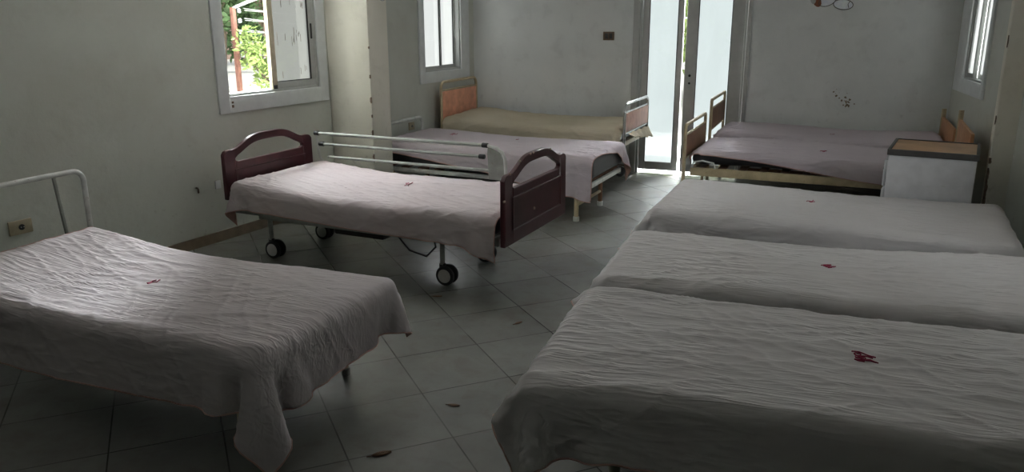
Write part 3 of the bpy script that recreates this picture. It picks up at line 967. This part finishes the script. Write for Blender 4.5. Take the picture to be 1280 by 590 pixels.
for x in (0.55, 1.35):
    MB().tube([(x, -0.12, 0.28), (x + 0.18, -0.12, T_ - 0.16)], 0.014, 8).build('lift_arm', M['greymetal'], bed)
    MB().tube([(x, 0.16, 0.28), (x + 0.18, 0.16, T_ - 0.16)], 0.014, 8).build('lift_arm', M['greymetal'], bed)
# folding side rail on the far side
SH = Vector((0.10, 0, 0))
yr = -0.485
sr = MB().tube([SH + Vector(p) for p in [(0.44, yr, 0.735), (1.90, yr, 0.735)]], 0.013, 10).build('side_guard', M['greymetal'], bed)
for z, x0, x1 in ((0.655, 0.47, 1.86), (0.56, 0.42, 1.80)):
    MB().tube([SH + Vector(p) for p in [(x0, yr, z), (x1, yr, z)]], 0.011, 10).build('guard_bar', M['greymetal'], sr)
MB().tube([SH + Vector(p) for p in [(0.44, yr, 0.735), (0.36, yr, 0.722), (0.315, yr, 0.69), (0.295, yr, 0.64), (0.285, yr, 0.36)]], 0.011, 10).build('guard_post', M['whitemetal'], sr)
MB().poly([SH + Vector(p) for p in [(0.425, yr - 0.008, 0.725), (0.33, yr - 0.008, 0.685), (0.305, yr - 0.008, 0.62), (0.30, yr - 0.008, 0.50), (0.42, yr - 0.008, 0.50), (0.425, yr - 0.008, 0.62), (0.43, yr - 0.008, 0.68)]], (0, 0.016, 0)).build('guard_plate', M['greymetal'], sr, False)
MB().tube([SH + Vector(p) for p in [(1.90, yr, 0.735), (1.893, yr, 0.66), (1.88, yr, 0.56), (1.84, yr, 0.50), (1.80, yr, 0.36)]], 0.009, 10).build('guard_post', M['whitemetal'], sr)
for x, z in ((0.45, 0.735), (1.895, 0.735), (0.475, 0.655), (1.855, 0.655)):
    mb = MB(); mb.cyl((x + SH.x, yr, z), (1, 0, 0), 0.017, 0.045, 14, 0.004); mb.build('end_cap', M['rubber'], sr)
sh = Sheet(L_ - 0.01, W_, T_, 0.12, [(0, 0.01), (0.8, 0.01), (0.93, 0.02), (1, 0.03)], [(0, 0.0), (0.80, 0.0), (0.86, 0.07), (1, 0.17)], 0.10,
           [(0, 0.21), (0.05, 0.19), (0.12, 0.145), (0.6, 0.115), (0.9, 0.12), (1, 0.15)], sagM, seed=11, foot_wall=-0.005)
sh.build('bed_sheet', M['sheet_rose'], c, R(a), 'rose pink sheet on the bed with maroon boards')
sh.mark(0.95, -0.12, 1.6, 0.09, SHORT)

# --- pink bed behind the maroon one
c, a = (-2.42, 6.16), 184.0
L_, W_, T_ = 2.0, 0.92, 0.515
bed = thing('hospital_bed', 'cream framed bed with black mattress and white hoop between maroon and yellow beds', 'bed', *place(c, a), group='hospital beds')
rails(bed, L_, W_ - 0.06, T_ - 0.20, M['whitemetal'], 0.035); deck(bed, L_, W_ - 0.06, T_ - 0.195, M['brown'], 0.04)
sag5 = lambda x, y: 0.02 * np.exp(-((x - 1.8) / 0.4) ** 2) - 0.01 * np.exp(-((x - 0.9) / 0.5) ** 2)
mattress(bed, L_, W_, T_, 0.185, M['vinyl'], sag5)
for x in (0.13, L_ - 0.15):
    for y in (0.43, -0.17):
        l = leg(bed, x, y, T_ - 0.23, M['cream'] if y > 0 else M['brown'], M['whitemetal'], 0.019)
    MB().tube([(x, 0.43, 0.13), (x, -0.17, 0.13)], 0.013, 8).build('leg_bar', M['cream'], bed)
MB().tube([(0.06, 0.43, T_ - 0.22), (0.12, 0.43, 0.14)], 0.010, 8).build('leg_brace', M['cream'], bed)
mb = MB(); mb.cyl((0.015, -0.36, 0.275), (0, 1, 0), 0.045, 0.05, 24, 0.01); bw = mb.build('bumper_wheel', M['rubber'], bed)
mb = MB(); mb.cyl((0.015, -0.335, 0.275), (0, 1, 0), 0.016, 0.008, 12); mb.build('wheel_hub', M['greymetal'], bw)
MB().tube(hoop(L_ + 0.03, -0.40, 0.40, 0.30, 0.655, 0.06), 0.017, 10).build('headboard', M['whitemetal'], bed)
sh = Sheet(L_, W_, T_, 0.19, [(0, 0.22), (0.12, 0.16), (0.3, 0.03), (0.55, 0.0), (0.8, 0.02), (1, 0.04)], 0.03, 0.14,
           [(0, 0.27), (0.2, 0.23), (0.45, 0.13), (1, 0.06)], sag5, seed=21)
sh.build('bed_sheet', M['sheet_lilac'], c, R(a), 'lilac pink sheet on the bed with black mattress, foot lifted in an arch')
sh.mark(1.55, -0.15, 1.3, 0.09, SHORT)
sh.mark(0.95, -0.22, 1.5, 0.07, [SHORT[0]])

# --- yellow bed along the far wall
def panel_end(parent, x, y0, y1, z0, z1, pz0, pz1, pmat, name, r=0.014, rad=0.06, tube=None):
    o = MB().tube(hoop(x, y0, y1, z0, z1, rad), r, 10).build(name, tube or M['cream'], parent)
    MB().box(x - 0.009, x + 0.009, y0 + 0.012, y1 - 0.012, pz0, pz1, 0.003).build('panel', pmat, o)
    MB().tube([(x, y0, pz1 + 0.012), (x, y1, pz1 + 0.012)], 0.008, 8).build('cross_bar', tube or M['cream'], o)
    MB().tube([(x, y0, pz0 - 0.012), (x, y1, pz0 - 0.012)], 0.008, 8).build('cross_bar', tube or M['cream'], o)
    for y in (y0, y1) if z0 < 0.1 else ():
        mb = MB(); mb.cyl((x, y, 0.02), (0, 0, 1), r + 0.005, 0.04, 12, 0.004); mb.build('foot_cap', M['rubber'], o)
    return o
c, a = (-2.68, 7.33), 185.0
L_, W_, T_ = 1.82, 0.86, 0.585
bed = thing('hospital_bed', 'bed with orange headboard along the far wall in the left corner', 'bed', *place(c, a), group='hospital beds')
rails(bed, L_, W_ - 0.04, T_ - 0.15, M['cream'], 0.045); deck(bed, L_, W_ - 0.04, T_ - 0.145, M['brown'], 0.04)
sag6 = lambda x, y: 0.035 * np.exp(-((x - 1.75) / 0.3) ** 2) * (0.75 - 0.5 * np.clip(y / 0.3, -0.5, 0.5)) - 0.015 * np.exp(-((x - 0.9) / 0.5) ** 2)
mattress(bed, L_, W_, T_, 0.14, M['vinyl'], sag6)
panel_end(bed, L_ + 0.02, -0.40, 0.40, 0.04, 0.955, 0.58, 0.86, M['orange'], 'headboard', 0.015, 0.07)
panel_end(bed, -0.06, -0.42, 0.42, 0.42, 0.815, 0.555, 0.725, M['salmon'], 'footboard', 0.014, 0.08, M['chrome'])
for y in (0.33, -0.33):
    leg(bed, 0.35, y, T_ - 0.19, M['cream'], M['rubber'], 0.018)
sh = Sheet(L_, W_, T_, 0.14, [(0, 0.03), (1, 0.03)], [(0, 0.0), (0.7, 0.0), (1, 0.06)], 0.03, [(0, 0.22), (0.5, 0.2), (0.9, 0.24), (1, 0.28)],
           sag6, seed=31, foot_wall=-0.035)
sh.build('bed_sheet', M['sheet_yellow'], c, R(a), 'pale yellow sheet on the bed with orange headboard')
# cloth end hanging out below the footboard panel
nx_, ny_ = 9, 26
mb = MB(); g_ = []
for i in range(nx_):
    row = []
    for j in range(ny_):
        s, t = i / (nx_ - 1), j / (ny_ - 1)
        row.append(mb.bm.verts.new((-0.085 - 0.06 * s - 0.012 * math.sin(t * 30 + s) * s, 0.36 - 0.74 * t, 0.545 - 0.02 * t - (0.03 + 0.075 * t) * s - 0.006 * math.sin(t * 22))))
    g_.append(row)
for i in range(nx_ - 1):
    for j in range(ny_ - 1):
        mb.bm.faces.new((g_[i][j], g_[i + 1][j], g_[i + 1][j + 1], g_[i][j + 1]))
o = mb.build('cloth', M['sheet_yellow'], None, True, (c[0], c[1], 0), R(a))
md = o.modifiers.new('thickness', 'SOLIDIFY'); md.thickness = 0.006
tag(o, 'yellow cloth end poking out below the salmon footboard panel', 'cloth')

# --- three beds on the right
def right_bed(c, a, L_, W_, T_, label, slabel, spec, sag, seed, mark, skew=0.0):
    bed = thing('hospital_bed', label, 'bed', *place(c, a), group='hospital beds')
    rails(bed, L_, W_ - 0.12, T_ - 0.17, M['olive'], inset=0.07); deck(bed, L_, W_ - 0.06, T_ - 0.165, M['olive'], 0.06)
    mattress(bed, L_, W_, T_, 0.155, M['vinyl'], sag)
    for x in (0.30, L_ - 0.3):
        for y in (0.34, -0.34):
            leg(bed, x, y, T_ - 0.2, M['olive'], M['rubber'], 0.02)
        MB().tube([(x, 0.34, 0.16), (x, -0.34, 0.16)], 0.010, 8).build('leg_bar', M['chrome'], bed)
    sh = Sheet(L_, W_, T_, 0.16, *spec, sag, seed=seed, skew=skew)
    sh.build('bed_sheet', M['sheet_grey'], c, R(a), slabel)
    x, y, an, size, strokes = mark
    sh.mark(x, y, an, size, strokes)
    return bed, sh
b3, s3 = right_bed((-1.16, 2.47), 9.2, 1.98, 0.93, 0.495, 'nearest bed on the right, legs hidden under a long sheet',
    'grey white sheet with large crimson word on the nearest right bed',
    ([(0, 0.13), (0.3, 0.10), (1, 0.05)], 0.1, [(0, 0.20), (0.2, 0.175), (1, 0.20)], 0.12),
    lambda x, y: 0.022 * np.clip((x - 0.4) / 1.5, 0, 1) + 0.012 * np.sin(x * 3 + y * 2), 41, (1.03, 0.02, -0.25, 0.075, WORD))
b2, s2 = right_bed((-1.36, 3.57), 8.0, 1.98, 0.86, 0.465, 'second bed from the front on the right, between two grey white beds',
    'grey white sheet on the middle right bed, small crimson mark in its centre',
    ([(0, 0.14), (1, 0.08)], 0.1, 0.20, 0.12),
    lambda x, y: 0.035 * np.clip((x - 0.4) / 1.5, 0, 1) + 0.01 * np.sin(x * 4 + y * 2), 42, (0.98, 0.05, 0.5, 0.048, WORD))
b1, s1 = right_bed((-1.54, 4.93), 3.8, 1.93, 0.98, 0.475, 'third bed from the front on the right, in front of the cabinet',
    'smooth grey white sheet on the right bed in front of the cabinet',
    ([(0, 0.12), (1, 0.10)], 0.2, 0.2, 0.12),
    lambda x, y: 0.01 * np.sin(x * 3 + y * 2), 43, (0.88, 0.06, 0.7, 0.055, SHORT))

# --- two beds side by side in the far right corner
def corner_bed(c, a, L_, W_, T_, label, slabel, spec, seed, sag, zf, mk=None, zh=0.86):
    bed = thing('hospital_bed', label, 'bed', *place(c, a), group='hospital beds')
    rails(bed, L_, W_ - 0.02, T_ - 0.12, M['cream'], 0.065, 0.035); deck(bed, L_, W_ - 0.02, T_ - 0.125, M['brown'], 0.04)
    mattress(bed, L_, W_, T_, 0.10, M['vinyl'], sag)
    for y in (W_ / 2 - 0.05, -W_ / 2 + 0.05):
        MB().tube([(0.25, y, 0.25), (L_ - 0.2, y, 0.25)], 0.014, 8).build('lower_bar', M['brown'], bed)
    panel_end(bed, -0.05, -0.43, 0.43, 0.04, zf, zf - 0.26, zf - 0.09, M['brown'], 'footboard', 0.014, 0.03, M['cream'])
    mb = MB(); mb.tube([(L_ + 0.03, 0.43, 0.0), (L_ + 0.03, 0.43, zh)], 0.02, 10); mb.tube([(L_ + 0.03, -0.43, 0.0), (L_ + 0.03, -0.43, 0.56)], 0.02, 10)
    mb.tube([(L_ + 0.03, -0.43, 0.5), (L_ + 0.03, 0.43, 0.5)], 0.015, 8)
    hb = mb.build('headboard', M['cream'], bed)
    MB().box(L_ + 0.018, L_ + 0.042, -0.46, 0.41, 0.52, zh - 0.07, 0.004).build('panel', M['tan'], hb)
    sh = Sheet(L_, W_, T_, 0.10, *spec, sag, seed=seed, foot_wall=-0.02)
    sh.build('bed_sheet', M['sheet_lilac'], c, R(a), slabel)
    if mk:
        sh.mark(*mk)
    return bed, sh
b8, s8 = corner_bed((-1.81, 6.70), 5.0, 1.92, 0.86, 0.53, 'cream framed bed with brown boards standing behind the cabinet',
    'lilac sheet on the corner bed behind the cabinet, near edge lifted off the frame',
    (0.02, 0.05, [(0, 0.0), (0.25, 0.03), (0.6, 0.08), (1, 0.11)], 0.03), 51, lambda x, y: 0.012 * np.sin(x * 3), 0.75, (0.98, -0.08, 0.7, 0.06, SHORT))
MB().tube([(0.02, -0.445, 0.415), (0.03, -0.45, 0.46), (0.10, -0.45, 0.475), (0.19, -0.45, 0.46), (0.20, -0.445, 0.415)], 0.007, 8).build('wire_loop', M['whitemetal'], b8)
b9, s9 = corner_bed((-1.86, 7.60), 6.5, 1.86, 0.84, 0.552, 'cream framed bed with brown boards against the far wall, right corner',
    'lilac sheet on the bed against the far wall in the right corner',
    (0.02, 0.0, 0.03, 0.02), 52, lambda x, y: 0.015 * np.sin(x * 3 + 1), 0.865, (0.98, -0.1, 0.6, 0.05, [SHORT[0]]), 0.77)

# ------------------------------------------------------------------ bedside cabinet
cab = thing('bedside_cabinet', 'white bedside cabinet with worn wooden top and dark rim', 'cabinet', (-0.045, 5.87, 0), R(-1.5))
w2, d2, zt = 0.258, 0.27, 0.76
MB().box(-w2 + 0.01, w2 - 0.01, -d2 + 0.01, d2 - 0.01, 0.10, zt - 0.03, 0.006).build('body', M['cabinet'], cab)
mb = MB(); ring_z = (zt - 0.032, zt + 0.006)
mb.box(-w2, w2, -d2, -d2 + 0.02, *ring_z, 0.003); mb.box(-w2, w2, d2 - 0.02, d2, *ring_z, 0.003)
mb.box(-w2, -w2 + 0.02, -d2 + 0.02, d2 - 0.02, *ring_z, 0.003); mb.box(w2 - 0.02, w2, -d2 + 0.02, d2 - 0.02, *ring_z, 0.003)
mb.build('rim', M['cabrim'], cab)
MB().box(-w2 + 0.02, w2 - 0.02, -d2 + 0.02, d2 - 0.02, zt - 0.03, zt, 0.0).build('top', M['cabtop'], cab)
for sx_ in (-1, 1):
    for sy_ in (-1, 1):
        x, y = sx_ * (w2 - 0.03), sy_ * (d2 - 0.03)
        MB().box(x - 0.018, x + 0.018, y - 0.018, y + 0.018, 0, 0.10, 0.004).build('leg', M['cabrim'], cab)
dr = MB().box(-w2 - 0.012, -w2 + 0.012, -d2 + 0.03, d2 - 0.03, 0.13, 0.50, 0.004).build('door', M['cabinet'], cab)
MB().box(-w2 - 0.03, -w2 - 0.01, -0.14, -0.12, 0.30, 0.40, 0.004).build('handle', M['cabrim'], dr)
dw = MB().box(-w2 - 0.012, -w2 + 0.012, -d2 + 0.03, d2 - 0.03, 0.52, 0.69, 0.004).build('drawer', M['cabinet'], cab)
MB().box(-w2 - 0.03, -w2 - 0.01, -0.06, 0.06, 0.595, 0.615, 0.004).build('handle', M['cabrim'], dw)
mb = MB(); rnd = random.Random(4)
for k in range(14):
    x = rnd.uniform(-0.18, 0.2); z = rnd.choice([0.40, 0.47, 0.55]) + rnd.gauss(0, 0.01)
    mb.box(x, x + rnd.uniform(0.01, 0.05), -d2 + 0.0085, -d2 + 0.011, z, z + rnd.uniform(0.002, 0.005))
mb.build('scratches', M['alu'], cab, False)

# ------------------------------------------------------------------ small things on the floor
bc = thing('folded_cloth', 'blue grey cloth with white dashed stitching on the floor under the nearest right bed', 'cloth', (-1.04, 2.09, 0), R(12))
MB().box(-0.13, 0.16, -0.10, 0.12, 0, 0.02, 0.009).build('cloth_body', M['bluecloth'], bc)
mb = MB()
for r_ in range(5):
    for k in range(9):
        x = -0.115 + k * 0.031; y = -0.08 + r_ * 0.042
        mb.box(x, x + 0.017, y, y + 0.004, 0.0195, 0.0215)
mb.build('stitching', M['whitedash'], bc, False)

rnd = random.Random(12)
def litter(label, x, y, rot, s):
    o = thing('dry_leaf', label, 'leaf litter', (x, y, 0), rot, 'bits of dry leaf on the floor')
    n = 12
    up, lo = [], []
    for k in range(n + 1):
        t = k / n
        wv = 0.22 * math.sin(math.pi * t) ** 0.8
        up.append(((t - 0.5) * s, wv * s, 0.003 + 0.10 * s * (t - 0.5) ** 2 + 0.05 * s)); lo.append(((t - 0.5) * s, -wv * s * 0.7, 0.002))
    mb = MB()
    mid = [((t / n - 0.5) * s, 0, 0.004 + 0.02 * s) for t in range(n + 1)]
    for A, B in ((up, mid), (mid, lo)):
        for k in range(n):
            q = [A[k], A[k + 1], B[k + 1], B[k]]
            vs = [mb.bm.verts.new(p) for p in q]
            try: mb.bm.faces.new(vs)
            except ValueError: pass
    b = mb.build('leaf_blade', M['leaf_dry'], o); md = b.modifiers.new('thickness', 'SOLIDIFY'); md.thickness = 0.0025
    MB().tube([(-0.5 * s, 0, 0.004), (-0.75 * s, 0.06 * s, 0.003)], 0.0018, 5).build('leaf_stem', M['leaf_dry'], o)
litter('curled brown leaf on the floor just in front of the maroon bed caster', -2.51, 3.70, 0.5, 0.055)
litter('dark dry leaf on the floor between the maroon bed and the nearest right bed', -1.89, 3.55, 1.2, 0.05)
litter('thin dry leaf on the floor tile left of the nearest right bed', -1.69, 2.59, 0.3, 0.05)
litter('flat dry leaf on the floor nearest the viewer', -1.72, 2.13, 0.9, 0.075)

# ------------------------------------------------------------------ outside the window and the door
mb = MB().box(-40, 20, -20, 60, -0.75, -0.55); structure(mb.build('ground', M['ground'], None, False))
structure(MB().box(-5.5, 1.5, 8.75, 11.0, -0.5, -0.02).build('trim_4', M['ground'], None, False))
structure(MB().box(-40, -14.2, 4.0, 24, -0.55, 0.06).build('trim_5', M['outwall'], None, False))

def tree(name, label, cat, loc, h, crown, n, size, mat, trunk_r, seed, zc=0.6):
    t = thing(name, label, cat, loc)
    rnd = random.Random(seed)
    mb = MB(); mb.tube([(0, 0, 0), (0.05 * h, 0, h * 0.35), (0.0, 0.05 * h, h * 0.7)], [trunk_r, trunk_r * 0.8, trunk_r * 0.4], 10)
    for k in range(7):
        aa = k * 2.4; mb.tube([(0.02 * h, 0.02 * h, h * (0.3 + 0.05 * k)), (crown[0] * 0.6 * math.cos(aa), crown[1] * 0.6 * math.sin(aa), h * (0.5 + 0.06 * k))], [trunk_r * 0.4, trunk_r * 0.12], 6)
    mb.build('trunk', M['bark'], t)
    V, F_ = [], []
    blobs = [(rnd.uniform(-0.7, 0.7) * crown[0], rnd.uniform(-0.7, 0.7) * crown[1], h * zc + rnd.uniform(-0.8, 0.8) * crown[2], rnd.uniform(0.25, 0.5)) for _ in range(26)]
    for k in range(n):
        bx, by, bz, br = blobs[k % len(blobs)]
        dv = Vector((rnd.gauss(0, 1), rnd.gauss(0, 1), rnd.gauss(0, 1))).normalized() * br * rnd.uniform(0.5, 1.0)
        p = Vector((bx + dv.x * crown[0], by + dv.y * crown[1], bz + dv.z * crown[2]))
        u = Vector((rnd.gauss(0, 1), rnd.gauss(0, 1), rnd.gauss(0, 0.6))).normalized()
        v = u.orthogonal().normalized(); v.rotate(Matrix.Rotation(rnd.uniform(0, 6.28), 3, u))
        s = size * rnd.uniform(0.6, 1.3)
        i = len(V)
        V += [p - u * s, p + v * s * 0.45 + u * s * -0.1, p + u * s, p - v * s * 0.45 + u * s * -0.1]
        F_.append((i, i + 1, i + 2, i + 3))
    me = bpy.data.meshes.new('foliage'); me.from_pydata([tuple(p) for p in V], [], F_)
    mesh_obj('foliage', me, mat, t, False)
    return t
tree('tree', 'dark leafy tree behind the utility pole outside the left window', 'tree', (-20.0, 19.4, 0.06), 6.5, (1.6, 1.7, 3.0), 9000, 0.13, M['leaf'], 0.25, 1, 0.5)
tree('tree', 'tall dark tree at the left edge of the open window', 'tree', (-18.0, 16.1, 0.06), 6.5, (1.2, 1.0, 3.0), 7000, 0.12, M['leaf'], 0.2, 2, 0.52)
tree('bush', 'light green bush beside the utility pole outside the window', 'bush', (-12.4, 12.35, -0.55), 1.9, (0.5, 0.62, 0.75), 1900, 0.06, M['leaf_light'], 0.08, 3, 0.60)
tree('tree', 'yellow green tree glimpsed through the gap of the balcony door', 'tree', (-5.6, 21.0, -0.55), 6.0, (2.6, 2.6, 2.6), 2600, 0.22, M['leaf_light'], 0.2, 4, 0.55)
pl = thing('utility_pole', 'rusty red utility pole with wires outside the left window', 'pole', (-13.2, 12.30, -0.55))
MB().box(-0.045, 0.045, -0.045, 0.045, 0, 2.32, 0.01).build('post', M['pole'], pl)
for k, z in enumerate((2.25, 2.05, 1.82, 1.6, 1.35)):
    mb = MB(); mb.tube_profile(Vector((0.05, 0.12, z)), Vector((0, 0, 1)), [(-0.04, 0.025), (-0.02, 0.045), (0, 0.03), (0.02, 0.045), (0.05, 0.02)], 12); mb.build('insulator', M['decal'], pl)
MB().tube([(0, 0, 2.3), (0.15, 0.25, 2.42), (0.3, 0.75, 2.62)], [0.03, 0.035, 0.06], 10).build('lamp_arm', M['wire'], pl)
for k, z in enumerate((2.25, 2.05, 1.82, 1.6, 1.35)):
    for j in range(2):
        pts = []
        for i in range(13):
            t = i / 12
            pts.append((-13.10 + t * (1.2 + j), 12.50 + 0.02 * j + t * 7.0, -0.55 + z + 0.05 - 0.04 * j + t * (-0.35 + 0.25 * j) - 0.5 * t * (1 - t)))
        mb = MB(); mb.tube(pts, 0.007, 5)
        tag(mb.build('overhead_wire', M['wire']), 'pale wire strung from the utility pole outside the left window', 'wire', 'wires on the utility pole')
hs = thing('house', 'pinkish building beyond the trees outside the left window', 'building', (-26.5, 23.6, 0.06))
MB().box(-3, 3, -3, 3, 0, 2.7, 0.02).build('house_wall', M['house'], hs)
MB().box(-3.2, 3.2, -3.2, 3.2, 2.7, 2.9, 0.02).build('roof', M['outwall'], hs)
for y in (-1.5, 0.4):
    MB().box(2.98, 3.04, y, y + 0.9, 1.0, 2.1, 0.01).build('window', M['cabrim'], hs)
